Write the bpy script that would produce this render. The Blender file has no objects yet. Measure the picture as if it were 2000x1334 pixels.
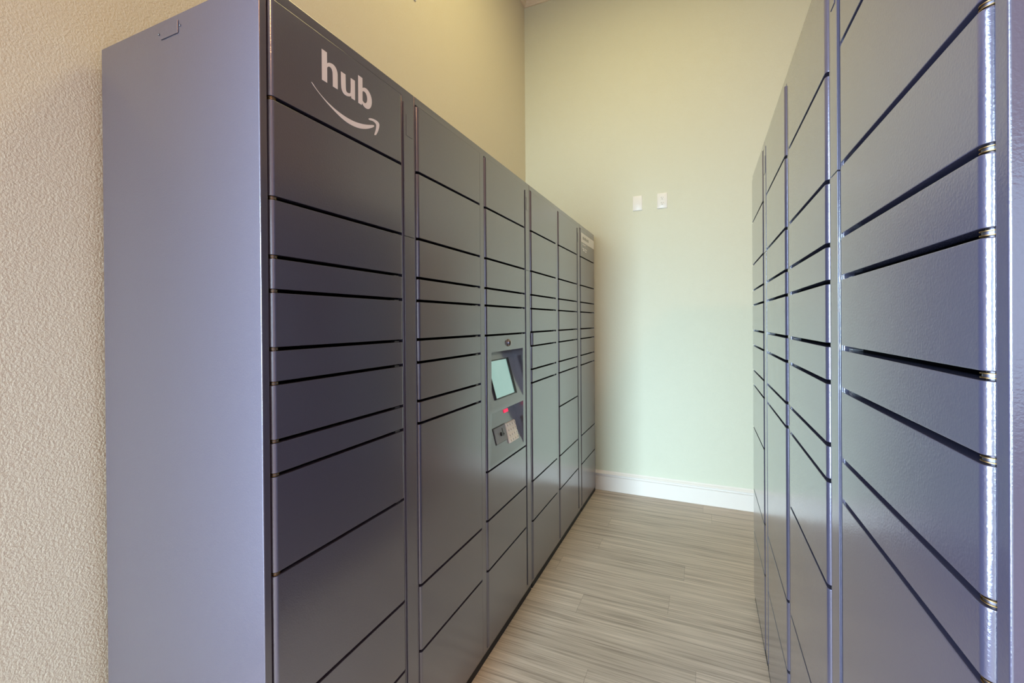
import bpy, bmesh, math, random
from mathutils import Matrix, Vector

S = bpy.context.scene
COL = S.collection

# ------------------------------------------------------------------ camera
cam_data = bpy.data.cameras.new('camera')
cam_data.sensor_width = 36.0
cam_data.lens = 15.478
cam_data.shift_y = -0.017468
cam_data.clip_start = 0.02
cam = bpy.data.objects.new('camera', cam_data)
COL.objects.link(cam)
R_ = Vector((0.91620155, 0.40064971, -0.0073843))
U_ = Vector((0.00530849, 0.00629079, 0.99996612))
F_ = Vector((-0.40068259, 0.91620971, -0.00363679))
cam.matrix_world = Matrix(((R_.x, U_.x, -F_.x, 0.79854), (R_.y, U_.y, -F_.y, 0.0),
                           (R_.z, U_.z, -F_.z, 1.34611), (0, 0, 0, 1)))
S.camera = cam

# ------------------------------------------------------------------ world, lights, exposure
world = bpy.data.worlds.new('world')
S.world = world
world.use_nodes = True
world.node_tree.nodes['Background'].inputs[0].default_value = (0.75, 0.86, 1.0, 1)
world.node_tree.nodes['Background'].inputs[1].default_value = 1.0
S.view_settings.view_transform = 'Standard'
S.view_settings.look = 'None'
S.view_settings.gamma = 1.0
S.view_settings.use_curve_mapping = False
S.view_settings.exposure = 0.67


def area(name, loc, target, size, size_y, power, color, shape='RECTANGLE', spread=180):
    d = bpy.data.lights.new(name, 'AREA')
    d.shape = shape
    d.size = size
    d.size_y = size_y
    d.energy = power
    d.color = color
    d.spread = math.radians(spread)
    o = bpy.data.objects.new(name, d)
    COL.objects.link(o)
    o.location = loc
    o.rotation_euler = (Vector(target) - Vector(loc)).to_track_quat('-Z', 'Y').to_euler()
    return o


DAY = (0.70, 0.88, 1.0)
WARM = (1.0, 0.70, 0.38)
LIGHTS = [
    # name, place, aim, width, height, watts, colour, shape
    ('entrance_daylight', (-0.27, -3.5, 1.35), (0.3, 3.5, 0.0), 0.5, 2.0, 33, (0.63, 0.86, 1.0), 'RECTANGLE', 56),
    ('rear_window_daylight', (2.35, -3.5, 1.6), (1.0, 3.5, 0.6), 3.2, 1.9, 1.6, (0.50, 0.64, 1.0), 'RECTANGLE', 110),
    ('left_window_daylight', (-0.59, -0.765, 1.40), (1.0, -0.765, 1.38), 1.4, 2.3, 68, (0.46, 0.60, 1.0), 'RECTANGLE', 150),
    ('alcove_lamp', (0.45, 2.0, 4.08), (0.45, 2.0, 0), 0.9, 0.9, 15, (1.0, 0.83, 0.38), 'DISK'),
    ('near_lamp', (0.6, -0.6, 4.08), (0.6, -0.6, 0), 0.6, 0.6, 5, (1.0, 0.50, 0.22), 'DISK'),
    ('room_lamp', (2.6, -1.4, 4.08), (2.6, -1.4, 0), 0.6, 0.6, 34, (1.0, 0.46, 0.19), 'DISK'),
]
for rec in LIGHTS:
    area(*rec)


# ------------------------------------------------------------------ materials
def new_mat(name):
    m = bpy.data.materials.new(name)
    m.use_nodes = True
    return m, m.node_tree, m.node_tree.nodes['Principled BSDF']


def simple(name, color, rough=0.5, metal=0.0, spec=0.5, emit=None, estr=0.0):
    m, nt, b = new_mat(name)
    b.inputs['Base Color'].default_value = (*color, 1)
    b.inputs['Roughness'].default_value = rough
    b.inputs['Metallic'].default_value = metal
    b.inputs['Specular IOR Level'].default_value = spec
    if emit:
        b.inputs['Emission Color'].default_value = (*emit, 1)
        b.inputs['Emission Strength'].default_value = estr
    return m


def add_bump(nt, b, scale, strength, dist, detail=2.0, rough=0.5):
    tc = nt.nodes.new('ShaderNodeTexCoord')
    n = nt.nodes.new('ShaderNodeTexNoise')
    n.inputs['Scale'].default_value = scale
    n.inputs['Detail'].default_value = detail
    n.inputs['Roughness'].default_value = rough
    nt.links.new(tc.outputs['Object'], n.inputs['Vector'])
    bp = nt.nodes.new('ShaderNodeBump')
    bp.inputs['Strength'].default_value = strength
    bp.inputs['Distance'].default_value = dist
    nt.links.new(n.outputs['Fac'], bp.inputs['Height'])
    nt.links.new(bp.outputs['Normal'], b.inputs['Normal'])
    return n, bp, tc


def paint_metal():
    m, nt, b = new_mat('slate_powder_coat')
    b.inputs['Base Color'].default_value = (0.056, 0.053, 0.085, 1)
    b.inputs['Roughness'].default_value = 0.36
    b.inputs['Specular IOR Level'].default_value = 0.8
    b.inputs['Coat Weight'].default_value = 1.0
    b.inputs['Coat Roughness'].default_value = 0.14
    b.inputs['Coat IOR'].default_value = 2.1
    n, bp, tc = add_bump(nt, b, 330, 0.30, 0.0006, 2.0)
    nt.links.new(bp.outputs['Normal'], b.inputs['Coat Normal'])
    return m


def wall_paint(name, color):
    m, nt, b = new_mat(name)
    b.inputs['Base Color'].default_value = (*color, 1)
    b.inputs['Roughness'].default_value = 0.65
    b.inputs['Specular IOR Level'].default_value = 0.3
    n, bp, tc = add_bump(nt, b, 215, 0.55, 0.003, 1.5, 0.5)
    return m


def wood_floor():
    m, nt, b = new_mat('grey_brown_plank')
    L = nt.links.new
    tc = nt.nodes.new('ShaderNodeTexCoord')
    ROW = 0.152
    sep = nt.nodes.new('ShaderNodeSeparateXYZ')
    L(tc.outputs['Object'], sep.inputs[0])
    dv = nt.nodes.new('ShaderNodeMath')
    dv.operation = 'DIVIDE'
    dv.inputs[1].default_value = ROW
    L(sep.outputs['Y'], dv.inputs[0])
    fl = nt.nodes.new('ShaderNodeMath')
    fl.operation = 'FLOOR'
    L(dv.outputs[0], fl.inputs[0])
    wn = nt.nodes.new('ShaderNodeTexWhiteNoise')
    wn.noise_dimensions = '1D'
    L(fl.outputs[0], wn.inputs['W'])
    sh = nt.nodes.new('ShaderNodeMath')
    sh.operation = 'MULTIPLY_ADD'
    sh.inputs[1].default_value = 1.22
    L(wn.outputs['Value'], sh.inputs[0])
    L(sep.outputs['X'], sh.inputs[2])
    cmb = nt.nodes.new('ShaderNodeCombineXYZ')
    L(sh.outputs[0], cmb.inputs['X'])
    L(sep.outputs['Y'], cmb.inputs['Y'])
    br = nt.nodes.new('ShaderNodeTexBrick')
    br.offset = 0.0
    br.inputs['Color1'].default_value = (0.0, 0.0, 0.0, 1)
    br.inputs['Color2'].default_value = (1.0, 1.0, 1.0, 1)
    br.inputs['Mortar'].default_value = (0.5, 0.5, 0.5, 1)
    br.inputs['Scale'].default_value = 1.0
    br.inputs['Mortar Size'].default_value = 0.0009
    br.inputs['Mortar Smooth'].default_value = 0.3
    br.inputs['Brick Width'].default_value = 1.22
    br.inputs['Row Height'].default_value = ROW
    L(cmb.outputs[0], br.inputs['Vector'])
    # grain: noise stretched along x and shifted per plank
    mp = nt.nodes.new('ShaderNodeMapping')
    mp.inputs['Scale'].default_value = (0.8, 30, 1)
    L(tc.outputs['Object'], mp.inputs['Vector'])
    add = nt.nodes.new('ShaderNodeVectorMath')
    add.operation = 'ADD'
    sc = nt.nodes.new('ShaderNodeVectorMath')
    sc.operation = 'SCALE'
    sc.inputs['Scale'].default_value = 7.3
    L(br.outputs['Color'], sc.inputs[0])
    L(mp.outputs['Vector'], add.inputs[0])
    L(sc.outputs['Vector'], add.inputs[1])
    n1 = nt.nodes.new('ShaderNodeTexNoise')
    n1.inputs['Scale'].default_value = 1.6
    n1.inputs['Detail'].default_value = 6
    n1.inputs['Roughness'].default_value = 0.62
    n1.inputs['Distortion'].default_value = 0.25
    L(add.outputs['Vector'], n1.inputs['Vector'])
    mp2 = nt.nodes.new('ShaderNodeMapping')
    mp2.inputs['Scale'].default_value = (2.2, 110, 1)
    L(tc.outputs['Object'], mp2.inputs['Vector'])
    n2 = nt.nodes.new('ShaderNodeTexNoise')
    n2.inputs['Scale'].default_value = 1.5
    n2.inputs['Detail'].default_value = 3
    L(mp2.outputs['Vector'], n2.inputs['Vector'])
    mx = nt.nodes.new('ShaderNodeMix')
    mx.data_type = 'FLOAT'
    mx.inputs[0].default_value = 0.45
    L(n1.outputs['Fac'], mx.inputs[2])
    L(n2.outputs['Fac'], mx.inputs[3])
    rp = nt.nodes.new('ShaderNodeValToRGB')
    e = rp.color_ramp.elements
    e[0].position = 0.30
    e[0].color = (0.185, 0.146, 0.115, 1)
    e[1].position = 0.70
    e[1].color = (0.76, 0.64, 0.53, 1)
    k = e.new(0.48)
    k.color = (0.50, 0.41, 0.33, 1)
    L(mx.outputs[0], rp.inputs['Fac'])
    # plank tone
    mt = nt.nodes.new('ShaderNodeMix')
    mt.data_type = 'RGBA'
    mt.blend_type = 'MULTIPLY'
    mt.inputs[0].default_value = 1.0
    tone = nt.nodes.new('ShaderNodeMapRange')
    tone.inputs['To Min'].default_value = 0.95
    tone.inputs['To Max'].default_value = 1.04
    L(br.outputs['Color'], tone.inputs['Value'])
    L(rp.outputs['Color'], mt.inputs[6])
    L(tone.outputs['Result'], mt.inputs[7])
    # seams
    ms = nt.nodes.new('ShaderNodeMix')
    ms.data_type = 'RGBA'
    sf = nt.nodes.new('ShaderNodeMath')
    sf.operation = 'MULTIPLY'
    sf.inputs[1].default_value = 0.55
    L(br.outputs['Fac'], sf.inputs[0])
    L(sf.outputs[0], ms.inputs[0])
    L(mt.outputs[2], ms.inputs[6])
    ms.inputs[7].default_value = (0.11, 0.09, 0.07, 1)
    L(ms.outputs[2], b.inputs['Base Color'])
    b.inputs['Roughness'].default_value = 0.42
    b.inputs['Specular IOR Level'].default_value = 0.4
    bp = nt.nodes.new('ShaderNodeBump')
    bp.inputs['Strength'].default_value = 0.25
    bp.inputs['Distance'].default_value = 0.001
    L(n2.outputs['Fac'], bp.inputs['Height'])
    L(bp.outputs['Normal'], b.inputs['Normal'])
    return m


def screen_mat():
    m, nt, b = new_mat('lit_screen')
    L = nt.links.new
    b.inputs['Base Color'].default_value = (0.02, 0.04, 0.04, 1)
    b.inputs['Roughness'].default_value = 0.18
    tc = nt.nodes.new('ShaderNodeTexCoord')
    n = nt.nodes.new('ShaderNodeTexNoise')
    n.inputs['Scale'].default_value = 9
    L(tc.outputs['Object'], n.inputs['Vector'])
    rp = nt.nodes.new('ShaderNodeValToRGB')
    rp.color_ramp.elements[0].color = (0.30, 0.52, 0.46, 1)
    rp.color_ramp.elements[1].color = (0.40, 0.60, 0.55, 1)
    L(n.outputs['Fac'], rp.inputs['Fac'])
    L(rp.outputs['Color'], b.inputs['Emission Color'])
    b.inputs['Emission Strength'].default_value = 0.5
    return m


PAINT = paint_metal()
WALL = wall_paint('textured_sage_wall_paint', (0.715, 0.722, 0.585))
WALL_L = wall_paint('textured_beige_wall_paint', (0.735, 0.690, 0.550))
TAN_BOUNCE = wall_paint('bounce_tan_wall_paint', (0.52, 0.38, 0.27))  # tan invented for unseen walls, to warm the bounce and darken reflections
CEIL = wall_paint('ceiling_paint', (0.72, 0.68, 0.58))
TRIM = simple('white_trim_paint', (0.86, 0.795, 0.735), 0.5)
CROWN = simple('cream_trim_paint', (0.88, 0.78, 0.63), 0.4)
FLOOR = wood_floor()
WHITE = simple('white_plastic', (0.85, 0.83, 0.78), 0.35)
CREAM = simple('cream_plastic', (0.92, 0.90, 0.80), 0.4)
DECAL = simple('off_white_vinyl', (0.93, 0.90, 0.90), 0.45)
DARK = simple('black_plastic', (0.012, 0.012, 0.014), 0.35)
GREY = simple('grey_plastic', (0.26, 0.28, 0.29), 0.4)
INK = simple('grey_ink', (0.30, 0.29, 0.26), 0.5)
BRASS = simple('brass', (0.42, 0.27, 0.10), 0.38, 1.0)
STEEL = simple('zinc_steel', (0.22, 0.22, 0.24), 0.4, 1.0)
CHROME = simple('dark_chrome', (0.35, 0.32, 0.31), 0.16, 1.0)
INSIDE_SHADE = simple('cabinet_inside_shade', (0.012, 0.012, 0.013), 0.8, 0, 0.2)  # black painted on cavity faces as the shade seen through door gaps
TOE_SHADE = simple('toe_shade_black', (0.015, 0.015, 0.015), 0.7)  # black that stands for the shadow below the cabinets
SCREEN = screen_mat()
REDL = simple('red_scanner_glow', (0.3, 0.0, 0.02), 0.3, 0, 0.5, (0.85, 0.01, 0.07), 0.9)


# ------------------------------------------------------------------ helpers
def link_mesh(name, bm, mats, parent=None, smooth_angle=None, origin=(0, 0, 0)):
    """one mesh object; bm is in world space, the object sits at its parent's origin"""
    bmesh.ops.recalc_face_normals(bm, faces=bm.faces[:])
    if smooth_angle is not None:
        lim = math.radians(smooth_angle)
        for f in bm.faces:
            f.smooth = True
        for e in bm.edges:
            if len(e.link_faces) == 2 and e.calc_face_angle(0) > lim:
                e.smooth = False
    base = Vector(origin)
    if parent is not None:
        p = parent
        base = Vector((0, 0, 0))
        while p is not None:
            base += p.location
            p = p.parent
    for v in bm.verts:
        v.co -= base
    me = bpy.data.meshes.new(name)
    bm.to_mesh(me)
    bm.free()
    for m in (mats if isinstance(mats, (list, tuple)) else [mats]):
        me.materials.append(m)
    o = bpy.data.objects.new(name, me)
    COL.objects.link(o)
    if parent is not None:
        o.parent = parent
    else:
        o.location = base
    return o


def tag(o, label=None, cat=None, group=None, kind=None):
    if label:
        o['label'] = label
    if cat:
        o['category'] = cat
    if group:
        o['group'] = group
    if kind:
        o['kind'] = kind
    return o


def empty(name, loc, label, cat, group=None):
    o = bpy.data.objects.new(name, None)
    o.empty_display_size = 0.1
    COL.objects.link(o)
    o.location = loc
    return tag(o, label, cat, group)


def box(bm, lo, hi, mi=0):
    x0, y0, z0 = lo
    x1, y1, z1 = hi
    v = [bm.verts.new(c) for c in [(x0, y0, z0), (x1, y0, z0), (x1, y1, z0), (x0, y1, z0),
                                   (x0, y0, z1), (x1, y0, z1), (x1, y1, z1), (x0, y1, z1)]]
    for q in [(0, 3, 2, 1), (4, 5, 6, 7), (0, 1, 5, 4), (1, 2, 6, 5), (2, 3, 7, 6), (3, 0, 4, 7)]:
        f = bm.faces.new([v[i] for i in q])
        f.material_index = mi


def loft(bm, rings, mi=0, cap=True):
    """closed rings of equal length joined into a solid"""
    vs = [[bm.verts.new(p) for p in r] for r in rings]
    n = len(vs[0])
    for a, b in zip(vs[:-1], vs[1:]):
        for i in range(n):
            f = bm.faces.new((a[i], a[(i + 1) % n], b[(i + 1) % n], b[i]))
            f.material_index = mi
    if cap:
        for r in (vs[0], vs[-1]):
            f = bm.faces.new(r)
            f.material_index = mi
    return vs


def structure(name, bm, mats, smooth=None):
    return tag(link_mesh(name, bm, mats, None, smooth), kind='structure')


# ------------------------------------------------------------------ room
XL, YB, ZC = -0.602, 3.5147, 4.145
YR, XR = -3.6, 4.6           # far ends of the big room behind the camera
XA = 2.9           # alcove wall behind the right lockers
YA = 1.3                     # where the room widens to the right

bm = bmesh.new()
box(bm, (XL - 0.15, YR - 0.15, -0.12), (XR + 0.15, YB + 0.15, 0))
structure('floor', bm, FLOOR)
bm = bmesh.new()
box(bm, (XL - 0.15, YR - 0.15, ZC), (XR + 0.15, YB + 0.15, ZC + 0.12))
structure('ceiling', bm, CEIL)


def wall_with_hole(name, axis, pos, thick, a0, a1, z0, z1, hole=None, mat=None):
    bm = bmesh.new()

    def pc(p, q, zlo, zhi):
        lo, hi = min(pos, pos + thick), max(pos, pos + thick)
        if axis == 'x':
            box(bm, (lo, p, zlo), (hi, q, zhi))
        else:
            box(bm, (p, lo, zlo), (q, hi, zhi))
    if hole:
        h0, h1, g0, g1 = hole
        pc(a0, h0, z0, z1)
        pc(h1, a1, z0, z1)
        pc(h0, h1, z0, g0)
        pc(h0, h1, g1, z1)
    else:
        pc(a0, a1, z0, z1)
    return structure(name, bm, mat or WALL)


wall_with_hole('wall_left', 'x', XL, -0.15, YR, YB, 0, ZC, (-1.485, -0.045, 0.20, 2.60), mat=WALL_L)
wall_with_hole('wall_back', 'y', YB, 0.15, XL - 0.15, XA, 0, ZC)
bm = bmesh.new()
for lo, hi in (((XL - 0.15, YR - 0.15, 0), (-0.55, YR, ZC)), ((-0.55, YR - 0.15, 2.40), (0.25, YR, ZC)),
               ((0.25, YR - 0.15, 0), (0.70, YR, ZC)), ((0.70, YR - 0.15, 0), (4.00, YR, 0.6)),
               ((0.70, YR - 0.15, 2.60), (4.00, YR, ZC)), ((4.00, YR - 0.15, 0), (XR, YR, ZC))):
    box(bm, lo, hi)
structure('wall_front', bm, WALL)
wall_with_hole('wall_right', 'x', XA, 0.15, YA, YB, 0, ZC, mat=TAN_BOUNCE)
wall_with_hole('wall_return', 'y', YA, 0.15, XA + 0.15, XR, 0, ZC, mat=TAN_BOUNCE)
wall_with_hole('wall_far_right', 'x', XR, 0.15, YR, YA, 0, ZC, mat=TAN_BOUNCE)


def window(n, axis, pos, thick, h0, h1, g0, g1):
    bm = bmesh.new()
    fw = 0.06
    lo, hi = min(pos, pos + thick) + 0.06, max(pos, pos + thick) - 0.04

    def pc(p, q, zlo, zhi):
        if axis == 'x':
            box(bm, (lo, p, zlo), (hi, q, zhi))
        else:
            box(bm, (p, lo, zlo), (q, hi, zhi))
    pc(h0, h0 + fw, g0, g1)
    pc(h1 - fw, h1, g0, g1)
    pc(h0 + fw, h1 - fw, g0, g0 + fw)
    pc(h0 + fw, h1 - fw, g1 - fw, g1)
    mid = (h0 + h1) / 2
    pc(mid - fw / 2, mid + fw / 2, g0 + fw, g1 - fw)
    structure('window_%d' % n, bm, TRIM)




window(1, 'x', XL, -0.15, -1.485, -0.045, 0.20, 2.60)
window(2, 'y', YR, -0.15, 0.70, 4.00, 0.6, 2.60)
bm = bmesh.new()
for lo, hi in (((-0.55, 0), (-0.47, 2.40)), ((0.17, 0), (0.25, 2.40)), ((-0.47, 2.30), (0.17, 2.40)), ((-0.47, 0), (0.17, 0.16))):
    box(bm, (lo[0], YR - 0.10, lo[1]), (hi[0], YR - 0.05, hi[1]))
structure('door_1', bm, TRIM)

CROWN_P = [(0, 4.030), (0.011, 4.030), (0.013, 4.040), (0.024, 4.047), (0.030, 4.058), (0.030, 4.066),
           (0.044, 4.078), (0.062, 4.100), (0.078, 4.112), (0.084, 4.124), (0.096, 4.126), (0.096, 4.1445), (0, 4.1445)]
BASE_P = [(0, 0), (0.015, 0), (0.015, 0.112), (0.006, 0.116), (0.006, 0.124), (0.019, 0.128), (0.022, 0.134),
          (0.019, 0.140), (0.010, 0.145), (0.005, 0.150), (0.003, 0.1545), (0, 0.1545)]


def run_back(name, prof, mat, x1):
    bm = bmesh.new()
    loft(bm, [[(XL + d, YB - d, z) for d, z in prof], [(x1, YB - d, z) for d, z in prof]])
    structure(name, bm, mat, 40)


def run_left(name, prof, mat, y0):
    bm = bmesh.new()
    loft(bm, [[(XL + d, YB - d, z) for d, z in prof], [(XL + d, y0, z) for d, z in prof]])
    structure(name, bm, mat, 40)


run_back('trim_1', CROWN_P, CROWN, XA)
run_left('trim_2', CROWN_P, CROWN, YR)
run_back('baseboard_back', BASE_P, TRIM, XA)
bm = bmesh.new()
loft(bm, [[(XL + d * 0.85, YB - d, z) for d, z in BASE_P], [(XL + d * 0.85, -1.0, z) for d, z in BASE_P]])
structure('baseboard_left', bm, TRIM, 40)

# ------------------------------------------------------------------ lockers
WX = 1.0094                        # plane of the right bank's door faces
REC = 0.005                        # frame lies this far behind the door faces
RAD = 0.010                        # rolled door edges
GAP = 0.0078
SEAM_A = [1.8045, 1.602, 1.4825, 1.413, 1.2945, 1.2245, 1.1065, 1.038, 0.836, 0.540, 0.339]
SEAM_B = [1.8045, 1.602, 1.4825, 1.413, 1.2945, 1.2245, 1.1065, 1.038, 0.541, 0.339]
SEAM_C = [1.8045, 1.602, 1.4825, 1.413, 1.2925, 0.7450, 0.548, 0.347]
ZT, ZB = 2.0055, 0.045


class Bank:
    def __init__(self, side, top, dz):
        self.side, self.top, self.dz = side, top, dz

    def P(self, d, u, z):
        """d = distance behind the door plane, u = along the bank, z = height"""
        return (-d if self.side == 'L' else WX + d, u, z)

    def bx(self, bm, d0, d1, u0, u1, z0, z1, mi=0):
        a, b = self.P(d0, u0, z0), self.P(d1, u1, z1)
        box(bm, [min(p, q) for p, q in zip(a, b)], [max(p, q) for p, q in zip(a, b)], mi)


LB = Bank('L', 2.0335, 0.0)
RB = Bank('R', 2.040, 0.004)


def body_mesh(bank, U0, U1, openings, depth, bottom):
    """hollow cabinet with one tall opening per column"""
    bm = bmesh.new()
    T = bank.top
    us = [U0]
    for a, b in openings:
        us += [a, b]
    us.append(U1)
    zs = [bottom, ZB - 0.003 + bank.dz, ZT + 0.003 + bank.dz, T]
    d0, d1 = REC, depth
    key = {}

    def V(d, u, z):
        k = (round(d, 5), round(u, 5), round(z, 5))
        if k not in key:
            key[k] = bm.verts.new(bank.P(d, u, z))
        return key[k]

    def F(*pts):
        return bm.faces.new([V(*p) for p in pts])
    for i in range(len(us) - 1):
        for j in range(3):
            if j == 1 and i % 2 == 1:
                continue
            F((d0, us[i], zs[j]), (d0, us[i + 1], zs[j]), (d0, us[i + 1], zs[j + 1]), (d0, us[i], zs[j + 1]))
    for a, b in openings:
        z0, z1 = zs[1], zs[2]
        dl, dd = d0 + 0.016, 0.42         # painted lip, then inside faces blackened to give the door gaps their shade
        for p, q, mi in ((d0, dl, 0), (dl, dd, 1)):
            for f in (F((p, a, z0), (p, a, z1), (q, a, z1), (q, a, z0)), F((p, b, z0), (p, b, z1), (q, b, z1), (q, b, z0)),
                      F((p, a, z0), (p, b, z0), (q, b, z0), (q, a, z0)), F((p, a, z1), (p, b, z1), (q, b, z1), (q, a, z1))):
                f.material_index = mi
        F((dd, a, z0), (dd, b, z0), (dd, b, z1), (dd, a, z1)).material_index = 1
    # outside: n-gons that share the front frame's border vertices
    bm.faces.new([V(d0, u, T) for u in us] + [V(d1, U1, T), V(d1, U0, T)])
    bm.faces.new([V(d0, u, bottom) for u in us] + [V(d1, U1, bottom), V(d1, U0, bottom)])
    for U in (U0, U1):
        bm.faces.new([V(d0, U, z) for z in zs] + [V(d1, U, T), V(d1, U, bottom)])
    F((d1, U0, bottom), (d1, U1, bottom), (d1, U1, T), (d1, U0, T))
    return bm


def add_bevel(o, w=0.0016, seg=2, ang=60):
    m = o.modifiers.new('soft_edges', 'BEVEL')
    m.width = w
    m.segments = seg
    m.limit_method = 'ANGLE'
    m.angle_limit = math.radians(ang)
    m.harden_normals = False
    weighted(o)


def weighted(o):
    for f in o.data.polygons:
        f.use_smooth = True
    w = o.modifiers.new('even_shading', 'WEIGHTED_NORMAL')
    w.weight = 100
    w.keep_sharp = True


def door_profile(u0, u1, front, back, r=RAD, seg=6):
    """plan outline (d,u): flat front, both vertical edges rolled back"""
    pts = []
    for i in range(seg + 1):
        a = math.pi / 2 * i / seg
        pts.append((front + r - r * math.sin(a), u0 + r - r * math.cos(a)))
    for i in range(seg + 1):
        a = math.pi / 2 * i / seg
        pts.append((front + r - r * math.cos(a), u1 - r + r * math.sin(a)))
    pts.append((back, u1))
    pts.append((back, u0))
    return pts


def door_bm(bank, u0, u1, z0, z1, front=0.0, back=0.019, ajar=0.0):
    bm = bmesh.new()
    p = door_profile(u0, u1, front, back)
    b = 0.0012

    def ring(z, ins):
        um = (u0 + u1) / 2
        out = []
        for d, u in p:
            dd = d + ins if d < back - 1e-6 else d - ins
            uu = u + (ins if u < um else -ins)
            if ajar:
                dd -= ajar * (u1 - u) / (u1 - u0)
            out.append(bank.P(dd, uu, z))
        return out
    loft(bm, [ring(z0, b), ring(z0 + b * 0.3, b * 0.3), ring(z0 + b, 0), ring(z1 - b, 0),
              ring(z1 - b * 0.3, b * 0.3), ring(z1, b)])
    return bm


def disc(bm, bank, d, u, z0, z1, r, mi=0, n=16):
    rings = []
    for z in (z0, z1):
        rings.append([bank.P(d + r * math.cos(2 * math.pi * i / n), u + r * math.sin(2 * math.pi * i / n), z)
                      for i in range(n)])
    loft(bm, rings, mi)


def column(bank, root, u0, u1, seams, kiosk=None, ajar_row=None, brass=False):
    """the doors of one column, top to bottom; returns them"""
    edges = [ZT] + seams + [ZB]
    out = []
    for k in range(len(edges) - 1):
        zt = edges[k] - (GAP / 2 if k else 0) + bank.dz
        zb = edges[k + 1] + (GAP / 2 if k < len(edges) - 2 else 0) + bank.dz
        if kiosk is not None and k == kiosk:
            out.append((zb, zt))
            continue
        ob = link_mesh('door', door_bm(bank, u0, u1, zb, zt, ajar=0.006 if k == ajar_row else 0.0), PAINT, root, 35)
        weighted(ob)
        out.append(ob)
        if k < len(edges) - 2:
            z0, z1 = zb - GAP + 0.0002, zb - 0.0002
            if brass:
                pb = bmesh.new()
                uc, dc, zm = u0 + RAD + 0.0004, RAD + 0.0006, (z0 + z1) / 2
                disc(pb, bank, dc, uc, zm - 0.0022, zm - 0.0014, RAD * 0.88, 0, 24)
                disc(pb, bank, dc, uc, zm - 0.0014, zm + 0.0014, RAD * 0.74, 1, 24)
                disc(pb, bank, dc, uc, zm + 0.0014, zm + 0.0022, RAD * 0.88, 0, 24)
                disc(pb, bank, dc, uc, z0, z1, RAD * 0.5, 1, 16)
                hp = link_mesh('hinge_pin', pb, [BRASS, STEEL], ob, 40)
                hp['label'] = 'small brass hinge pin in the gap under the door'
            lb = bmesh.new()
            bank.bx(lb, 0.010, 0.024, u1 - 0.030, u1 - 0.010, z0, z0 + 0.0035)
            link_mesh('latch_tongue', lb, STEEL, ob)
    return out


def strip(bank, root, s0, s1):
    z = bank.dz
    for (a, b) in ((1.6005, 1.992), (0.056, 1.5985)):
        bm = bmesh.new()
        bank.bx(bm, 0.0004, 0.0049, s0, s1, a + z, b + z)
        o = link_mesh('filler_strip', bm, PAINT, root)
        add_bevel(o, 0.0008, 2)
        if b > 1.9:
            bm = bmesh.new()
            bank.bx(bm, -0.0007, 0.0004, s0 + 0.011, s1 - 0.009, 1.896 + z, 1.959 + z)
            q = link_mesh('cover_tab', bm, PAINT, o)
            add_bevel(q, 0.0006, 2)


def toe_gap_shade(bank, root, U0, U1, depth, h):  # block added in the toe gap, its black imitates the shade there
    bm = bmesh.new()
    bank.bx(bm, 0.0065, depth - 0.02, U0 + 0.012, U1 - 0.004, 0.0, h + 0.001)
    o = link_mesh('toe_gap_shade', bm, TOE_SHADE, root)
    o['label'] = 'black block standing in for the shade under the cabinet'


def module(bank, U0, U1, cols, strip_u, label, group, depth=0.577):
    bottom = 0.030 + (0.004 if bank.side == 'R' else 0)
    base = bank.P(depth / 2, (U0 + U1) / 2, 0)
    root = empty('parcel_locker', base, label, 'locker', group)
    op = [(c[0] - 0.0026, c[1] + 0.0026) for c in cols]
    b = link_mesh('body', body_mesh(bank, U0 + 0.0007, U1 - 0.0007, op, depth, bottom), [PAINT, INSIDE_SHADE], root)
    add_bevel(b, 0.0022, 3)
    toe_gap_shade(bank, root, U0, U1, depth, bottom)
    res = []
    for c in cols:
        kw = c[3] if len(c) > 3 else {}
        res.append(column(bank, root, c[0], c[1], c[2], **kw))
    if strip_u:
        strip(bank, root, *strip_u)
    return root, res


GL = 'parcel locker units in the left row'
GR = 'parcel locker units in the right row'
L1, d1 = module(LB, 0.5995, 1.1080, [(0.6195, 1.0440, SEAM_A, {'brass': True})], (1.0515, 1.1005),
                'nearest slate locker in the left row, white lettering and curved arrow on top door', GL)
L2, d2 = module(LB, 1.1080, 2.0610, [(1.1150, 1.5280, SEAM_B), (1.5685, 1.9920, SEAM_C, {'kiosk': 5})], (2.0000, 2.0470),
                'slate two-column locker in the left row with inset touchscreen and keypad', GL)
L3, d3 = module(LB, 2.0610, 3.0290, [(2.0725, 2.4840, SEAM_B, {'ajar_row': 5}), (2.5290, 2.9510, SEAM_A)], (2.9620, 3.0180),
                'slate two-column locker in the left row just beyond the touchscreen unit', GL)
L4, d4 = module(LB, 3.0290, 3.4740, [(3.0390, 3.4570, SEAM_B)], None,
                'slate locker at far end of the left row, white sticker on top door', GL)
R1, e1 = module(RB, 0.4650, 0.9760, [(0.4870, 0.9090, SEAM_B, {'brass': True})], (0.9230, 0.9690),
                'one-column slate locker at the near end of the right row', GR)
R2, e2 = module(RB, 0.9760, 1.9480, [(0.9980, 1.4080, SEAM_A), (1.4550, 1.8720, SEAM_B)], (1.8850, 1.9420),
                'slate two-column locker in the middle of the right row', GR)
R3, e3 = module(RB, 1.9480, 2.4160, [(1.9720, 2.3960, SEAM_A)], None,
                'one-column slate locker at the far end of the right row', GR)


# ---- lettering on the first left door (vinyl, about half a millimetre thick)
def chaikin(pts, n=2):
    for _ in range(n):
        out = []
        for i in range(len(pts)):
            a, b = Vector(pts[i]), Vector(pts[(i + 1) % len(pts)])
            out += [tuple(a * 0.75 + b * 0.25), tuple(a * 0.25 + b * 0.75)]
        pts = out
    return pts


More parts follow.
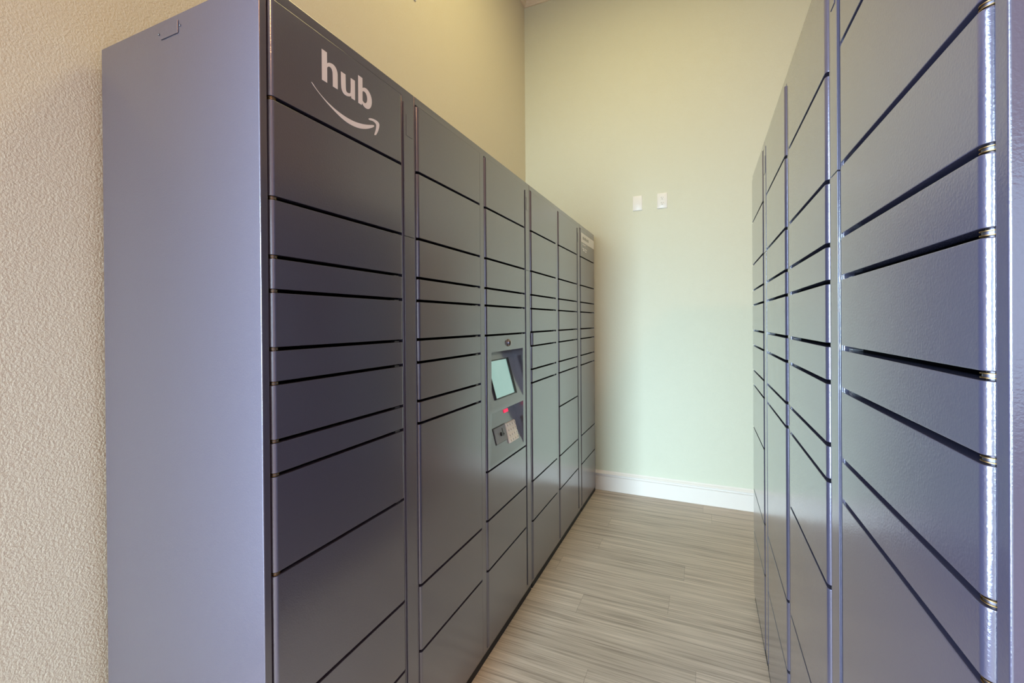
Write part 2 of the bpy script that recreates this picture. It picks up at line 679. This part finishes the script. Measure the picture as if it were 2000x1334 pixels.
def soften(pts, sharp, n=2):
    """corner-cutting that keeps the listed corners sharp"""
    pts = [(p, i in sharp) for i, p in enumerate(pts)]
    for _ in range(n):
        out = []
        m = len(pts)
        for i in range(m):
            (p, s), (q, _), (o, _) = pts[i], pts[(i + 1) % m], pts[i - 1]
            if s:
                out.append((p, True))
            else:
                P, Q, O = Vector(p), Vector(q), Vector(o)
                out.append((tuple(P * 0.75 + O * 0.25), False))
                out.append((tuple(P * 0.75 + Q * 0.25), False))
        pts = out
    return [p for p, _ in pts]


H_ = [(.7515, 1.9737), (.7665, 1.9737), (.7667, 1.9488), (.7708, 1.9523), (.7756, 1.9545), (.7854, 1.9563), (.794, 1.9523),
      (.7984, 1.9431), (.7988, 1.9347), (.7986, 1.9035), (.7838, 1.9035), (.7838, 1.9299), (.7828, 1.9394), (.7792, 1.9445),
      (.7743, 1.945), (.77, 1.9429), (.7667, 1.9386), (.7667, 1.9035), (.7517, 1.9035)]
U__ = [(.8094, 1.9520), (.8240, 1.9520), (.8244, 1.9162), (.8264, 1.9115), (.8309, 1.9105), (.8376, 1.9123), (.8412, 1.9164),
       (.8412, 1.9522), (.8553, 1.9522), (.8553, 1.9033), (.8430, 1.9033), (.8422, 1.9079), (.8362, 1.9041), (.8268, 1.9013),
       (.8176, 1.9023), (.8118, 1.9083), (.8096, 1.917)]
B_ = [(.867, 1.9725), (.8819, 1.9725), (.8821, 1.9477), (.8886, 1.9517), (.8975, 1.9528), (.9079, 1.948), (.9150, 1.9384),
      (.9166, 1.9263), (.9143, 1.9148), (.9078, 1.9052), (.8998, 1.9010), (.8909, 1.9008), (.8842, 1.9040), (.8802, 1.9080),
      (.8787, 1.9026), (.867, 1.9026)]
BI_ = [(.8819, 1.9382), (.8819, 1.9155), (.8867, 1.9120), (.8925, 1.9127), (.897, 1.9168), (.8995, 1.9242), (.8987, 1.9332),
       (.8943, 1.9400), (.8885, 1.9415), (.8841, 1.9404)]
SM_ = [(.7212, 1.8832), (.7234, 1.8838), (.734, 1.8752), (.7498, 1.8662), (.7685, 1.8588), (.7879, 1.8533), (.808, 1.8500),
       (.8288, 1.8485), (.8505, 1.8490), (.8729, 1.8527), (.8963, 1.8592), (.9114, 1.8649), (.9222, 1.8693), (.9248, 1.8675),
       (.9221, 1.8633), (.9082, 1.8546), (.8902, 1.8457), (.8699, 1.8393), (.8503, 1.8365), (.8287, 1.8366), (.8079, 1.8406),
       (.7878, 1.8474), (.7685, 1.8548), (.7521, 1.8631), (.7362, 1.8721), (.7252, 1.8794)]
AR_ = [(.9025, 1.8778), (.908, 1.8814), (.9177, 1.8844), (.9286, 1.8856), (.9396, 1.885), (.9452, 1.8811), (.9444, 1.8722),
       (.9409, 1.8622), (.9344, 1.85), (.929, 1.8443), (.9243, 1.844), (.9282, 1.8529), (.9314, 1.8617), (.9331, 1.8699),
       (.9325, 1.875), (.9269, 1.878), (.9177, 1.8785), (.9055, 1.8755)]


def decal(bank, outlines, d_face, t, mat, name, parent, holes=()):
    """flat shapes with thickness from (u,z) outlines; a hole is bridged into its outline"""
    bm = bmesh.new()
    for i, o in enumerate(outlines):
        es = []
        loops = [o] + [h for k, h in holes if k == i]
        for lp in loops:
            vs = [bm.verts.new(bank.P(d_face - t, u, z)) for u, z in lp]
            es += [bm.edges.new((vs[j], vs[(j + 1) % len(vs)])) for j in range(len(vs))]
        bmesh.ops.triangle_fill(bm, edges=es, use_beauty=True, use_dissolve=False)
    fs = bm.faces[:]
    r = bmesh.ops.extrude_face_region(bm, geom=fs)
    dx = bank.P(d_face - 0.0, 0, 0)[0] - bank.P(d_face - t, 0, 0)[0]
    for v in [g for g in r['geom'] if isinstance(g, bmesh.types.BMVert)]:
        v.co.x += dx * 0.98
    return link_mesh(name, bm, mat, parent)


topdoor = d1[0][0]
o = decal(LB, [soften(H_, {0, 1, 2, 9, 10, 16, 17, 18}), soften(U__, {0, 1, 7, 8, 9, 10, 11}), soften(B_, {0, 1, 2, 13, 14, 15})],
          0.0, 0.0006, DECAL, 'lettering', topdoor, holes=[(2, soften(BI_, {0, 1}))])
o['label'] = 'off-white letters reading hub'
o = decal(LB, [soften(SM_, {0, 13}), soften(AR_, set())], 0.0, 0.0006, DECAL, 'arrow_mark', topdoor)
o['label'] = 'off-white curved line ending in an arrowhead'

# ---- white sticker on the far left door
fdoor = d4[0][0]
bm = bmesh.new()
LB.bx(bm, -0.0005, 0.0, 3.060, 3.452, 1.9135, 1.979)
st = link_mesh('sticker', bm, WHITE, fdoor)
st['label'] = 'white sticker band with faint grey print'
bm = bmesh.new()
random.seed(4)
u = 3.105
for wdt in (0.022, 0.018, 0.024, 0.016, 0.02, 0.018):
    LB.bx(bm, -0.0009, -0.0005, u, u + wdt, 1.936, 1.956 + random.uniform(-0.002, 0.006))
    u += wdt + 0.010
link_mesh('faint_print', bm, INK, st)
bm = bmesh.new()
for (a, b, z) in ((3.10, 3.19, 1.897), (3.095, 3.15, 1.868), (3.165, 3.225, 1.868), (3.11, 3.16, 1.856), (3.175, 3.21, 1.853)):
    LB.bx(bm, -0.0005, 0.0, a, b, z, z + 0.007)
link_mesh('small_print', bm, DECAL, fdoor)

# ---- knock-out plate on the near side of the left row
bm = bmesh.new()
yS = 0.5999
box(bm, (-0.327, yS - 0.0018, 1.9905), (-0.2635, yS, 2.0190))
kp = link_mesh('knockout_plate', bm, PAINT, L1)
add_bevel(kp, 0.0012, 2)
for px in (-0.335, -0.257):
    bm = bmesh.new()
    rings = []
    for rr, yy in ((0.0026, yS), (0.0024, yS - 0.0012), (0.0012, yS - 0.0018)):
        rings.append([(px + rr * math.cos(2 * math.pi * i / 12), yy, 2.0055 + rr * math.sin(2 * math.pi * i / 12)) for i in range(12)])
    loft(bm, rings)
    link_mesh('screw', bm, STEEL, L1, 40)


# ------------------------------------------------------------------ kiosk in the second left column
def build_kiosk(bank, root, u0, u1, zb, zt):
    uo0, uo1 = 1.6130, 1.9535
    Z = [zb, 0.7675, 0.9700, 0.9940, 1.2220, zt]
    dt1 = 0.0632                      # depth of the upper recess at its roof
    dt2 = 0.0536
    bm = bmesh.new()
    key = {}

    def V(d, u, z):
        k = (round(d, 5), round(u, 5), round(z, 5))
        if k not in key:
            key[k] = bm.verts.new(bank.P(d, u, z))
        return key[k]

    def F(*pts):
        return bm.faces.new([V(*p) for p in pts])
    prof = door_profile(u0, u1, 0.0, 0.019)
    nseg = 7
    left = prof[:nseg]                # rolled near edge, ends on the flat
    right = prof[nseg:2 * nseg]
    for j in range(5):
        a, b = Z[j], Z[j + 1]
        chain = left + [(0.0, uo0)]
        for (p, q) in zip(chain[:-1], chain[1:]):
            F((p[0], p[1], a), (q[0], q[1], a), (q[0], q[1], b), (p[0], p[1], b))
        chain = [(0.0, uo1)] + right
        for (p, q) in zip(chain[:-1], chain[1:]):
            F((p[0], p[1], a), (q[0], q[1], a), (q[0], q[1], b), (p[0], p[1], b))
        if j in (0, 2, 4):
            F((0, uo0, a), (0, uo1, a), (0, uo1, b), (0, uo0, b))
    for (za, zc, dt) in ((Z[1], Z[2], dt2), (Z[3], Z[4], dt1)):
        F((0, uo0, za), (0, uo1, za), (dt, uo1, zc), (dt, uo0, zc))         # sloping face
        F((0, uo0, zc), (0, uo1, zc), (dt, uo1, zc), (dt, uo0, zc))         # roof
        F((0, uo0, za), (0, uo0, zc), (dt, uo0, zc))
        F((0, uo1, za), (0, uo1, zc), (dt, uo1, zc))
    # closing returns so the panel is a solid shell
    bd = 0.075
    for z in (zb, zt):
        ring = [(p[0], p[1], z) for p in left] + [(0, uo0, z), (0, uo1, z)] + [(p[0], p[1], z) for p in right] + [(bd, u1, z), (bd, u0, z)]
        bm.faces.new([V(*p) for p in ring])
    zz = Z
    bm.faces.new([V(left[0][0], u0, z) for z in zz] + [V(bd, u0, zt), V(bd, u0, zb)])
    bm.faces.new([V(right[-1][0], u1, z) for z in zz] + [V(bd, u1, zt), V(bd, u1, zb)])
    F((bd, u0, zb), (bd, u1, zb), (bd, u1, zt), (bd, u0, zt))
    panel = link_mesh('kiosk_panel', bm, PAINT, root, 35)
    weighted(panel)

    class Slope:
        def __init__(s, za, zc, dt):
            s.o = Vector((0, 0, za))
            L = math.hypot(dt, zc - za)
            s.t = (dt / L, (zc - za) / L)        # (d,z) along the slope
            s.n = (-(zc - za) / L, dt / L)       # outward normal

        def P(s, u, a, h):
            d = s.t[0] * a + s.n[0] * h
            z = s.o.z + s.t[1] * a + s.n[1] * h
            return bank.P(d, u, z)

        def bx(s, bm, ua, ub, a0, a1, h0, h1, mi=0, taper=0.0):
            r0 = [s.P(ua, a0, h0), s.P(ub, a0, h0), s.P(ub, a1, h0), s.P(ua, a1, h0)]
            r1 = [s.P(ua + taper, a0 + taper, h1), s.P(ub - taper, a0 + taper, h1),
                  s.P(ub - taper, a1 - taper, h1), s.P(ua + taper, a1 - taper, h1)]
            loft(bm, [r0, r1], mi)
    s1 = Slope(Z[3], Z[4], dt1)
    s2 = Slope(Z[1], Z[2], dt2)
    # touchscreen with raised dark bezel
    bm = bmesh.new()
    a0, a1, ua, ub = 0.0295, 0.1880, 1.6665, 1.8635
    for (p, q, r, s) in ((ua - 0.005, ua, a0 - 0.005, a1 + 0.005), (ub, ub + 0.006, a0 - 0.005, a1 + 0.005),
                         (ua, ub, a0 - 0.005, a0), (ua, ub, a1, a1 + 0.005)):
        s1.bx(bm, p, q, r, s, 0, 0.006)
    s1.bx(bm, ub + 0.006, ub + 0.014, a0 - 0.005, a1 + 0.005, 0, 0.003, 1)
    s1.bx(bm, ub + 0.014, ub + 0.022, a0 - 0.006, a1 + 0.005, 0, 0.005, 0)
    bz = link_mesh('screen_bezel', bm, [DARK, STEEL], root)
    bz['label'] = 'black bezel around the touchscreen'
    bm = bmesh.new()
    s1.bx(bm, ua, ub, a0, a1, 0, 0.002)
    sc = link_mesh('touchscreen', bm, SCREEN, root)
    sc['label'] = 'lit pale mint touchscreen'
    # card reader plate
    bm = bmesh.new()
    s2.bx(bm, 1.6800, 1.8010, 0.0555, 0.1275, 0, 0.0010, 1)
    s2.bx(bm, 1.6855, 1.7985, 0.0570, 0.1245, 0.0010, 0.0045, 0, 0.001)
    cr = link_mesh('card_reader', bm, [GREY, DARK], root)
    bm = bmesh.new()
    s2.bx(bm, 1.7590, 1.7655, 0.0790, 0.1130, 0.0045, 0.0052)
    s2.bx(bm, 1.7640, 1.7740, 0.0830, 0.0900, 0.0045, 0.0052)
    link_mesh('card_slot', bm, DARK, cr)
    bm = bmesh.new()
    rings = []
    for rr, hh in ((0.0085, 0.0045), (0.0085, 0.0085), (0.006, 0.0095)):
        rings.append([s2.P(1.7410 + rr * math.cos(2 * math.pi * i / 16), 0.091 + rr * math.sin(2 * math.pi * i / 16), hh) for i in range(16)])
    loft(bm, rings)
    link_mesh('key_lock', bm, DARK, cr, 40)
    # keypad
    bm = bmesh.new()
    k0, k1, q0, q1 = 1.8035, 1.9060, 0.0335, 0.1235
    s2.bx(bm, k0, k1, q0, q1, 0, 0.006, 0, 0.001)
    kpd = link_mesh('keypad', bm, CREAM, root)
    kpd['label'] = 'cream keypad with four rows of keys'
    cu, ca = (k1 - k0) / 4, (q1 - q0) / 4
    for i in range(4):
        for j in range(4):
            bm = bmesh.new()
            A, B = k0 + cu * i + 0.003, q0 + ca * j + 0.003
            s2.bx(bm, A, A + cu - 0.006, B, B + ca - 0.006, 0.006, 0.0085, 0, 0.001)
            s2.bx(bm, A + 0.006, A + 0.0105, B + 0.004, B + ca - 0.010, 0.0085, 0.0088, 1)
            link_mesh('key', bm, [CREAM, INK], kpd)
    # spot of red scanner light, made as a glowing patch on the slope
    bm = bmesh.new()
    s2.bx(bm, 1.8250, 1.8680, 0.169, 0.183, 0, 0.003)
    sw = link_mesh('scanner_glow_spot', bm, REDL, root)
    sw['label'] = 'red spot of scanner light, made as a glowing patch'
    # round lock above the screen
    bm = bmesh.new()
    rings = []
    for rr, dd in ((0.0170, 0.0), (0.0170, -0.003), (0.0150, -0.0045), (0.0138, -0.0075), (0.0105, -0.0115), (0.0050, -0.0135)):
        rings.append([bank.P(dd, 1.7830 + rr * math.cos(2 * math.pi * i / 24), 1.2545 + rr * math.sin(2 * math.pi * i / 24)) for i in range(24)])
    loft(bm, rings)
    lk = link_mesh('cylinder_lock', bm, CHROME, root, 35)
    lk['label'] = 'round chrome cylinder lock'


kz = d2[1][5]
build_kiosk(LB, L2, 1.5685, 1.9920, kz[0], kz[1])


# ------------------------------------------------------------------ wall plates
def plate_bm(x0, x1, z0, z1, y, t=0.0055):
    bm = bmesh.new()
    rings = []
    for ins, yy in ((0, y), (0, y - t * 0.35), (0.0015, y - t * 0.8), (0.004, y - t)):
        rings.append([(x0 + ins, yy, z0 + ins), (x1 - ins, yy, z0 + ins), (x1 - ins, yy, z1 - ins), (x0 + ins, yy, z1 - ins)])
    loft(bm, rings)
    return bm


bp = empty('wall_plate', (0.328, YB, 2.2), 'blank white cover plate on the back wall, left of the outlet', 'wall plate')
link_mesh('faceplate', plate_bm(0.2925, 0.3640, 2.200, 2.3130, YB), WHITE, bp, 30)
for z in (2.2265, 2.2865):
    bm = bmesh.new()
    loft(bm, [[(0.32825 + r * math.cos(2 * math.pi * i / 12), yy, z + r * math.sin(2 * math.pi * i / 12)) for i in range(12)]
              for r, yy in ((0.003, YB - 0.0054), (0.0028, YB - 0.0062))])
    link_mesh('screw', bm, WHITE, bp, 40)

ot = empty('wall_outlet', (0.51, YB, 2.2), 'white two-socket power outlet on the back wall, right of the blank plate', 'outlet')
link_mesh('faceplate', plate_bm(0.4730, 0.5470, 2.1980, 2.3130, YB), WHITE, ot, 30)
for z in (2.236, 2.275):
    bm = bmesh.new()
    pts = []
    for i in range(32):
        a = 2 * math.pi * i / 32
        pts.append((0.51 + 0.0172 * math.cos(a), max(-0.0143, min(0.0143, 0.0172 * math.sin(a))) + z))
    loft(bm, [[(x, YB - 0.0054, zz) for x, zz in pts], [(x, YB - 0.0072, zz) for x, zz in pts]])
    rc = link_mesh('socket', bm, WHITE, ot, 40)
    bm = bmesh.new()
    for dx, h in ((-0.0064, 0.0085), (0.0064, 0.007)):
        box(bm, (0.51 + dx - 0.0013, YB - 0.0076, z + 0.0005), (0.51 + dx + 0.0013, YB - 0.0071, z + 0.0005 + h))
    loft(bm, [[(0.51 + 0.0028 * math.cos(2 * math.pi * i / 12), yy, z - 0.0075 + 0.0028 * math.sin(2 * math.pi * i / 12)) for i in range(12)]
              for yy in (YB - 0.0071, YB - 0.0076)])
    link_mesh('slots', bm, INK, rc)

# small plate high on the left wall; only its lower far corner reaches into the frame
bm = bmesh.new()
box(bm, (XL, 1.835, 3.055), (XL + 0.006, 1.953, 3.173))
sb = link_mesh('wall_plate', bm, WHITE, None, None, (XL, 1.895, 3.055))
add_bevel(sb, 0.0015, 2)
tag(sb, 'cream plate high on the left wall, mostly cut off by the top edge', 'wall plate')
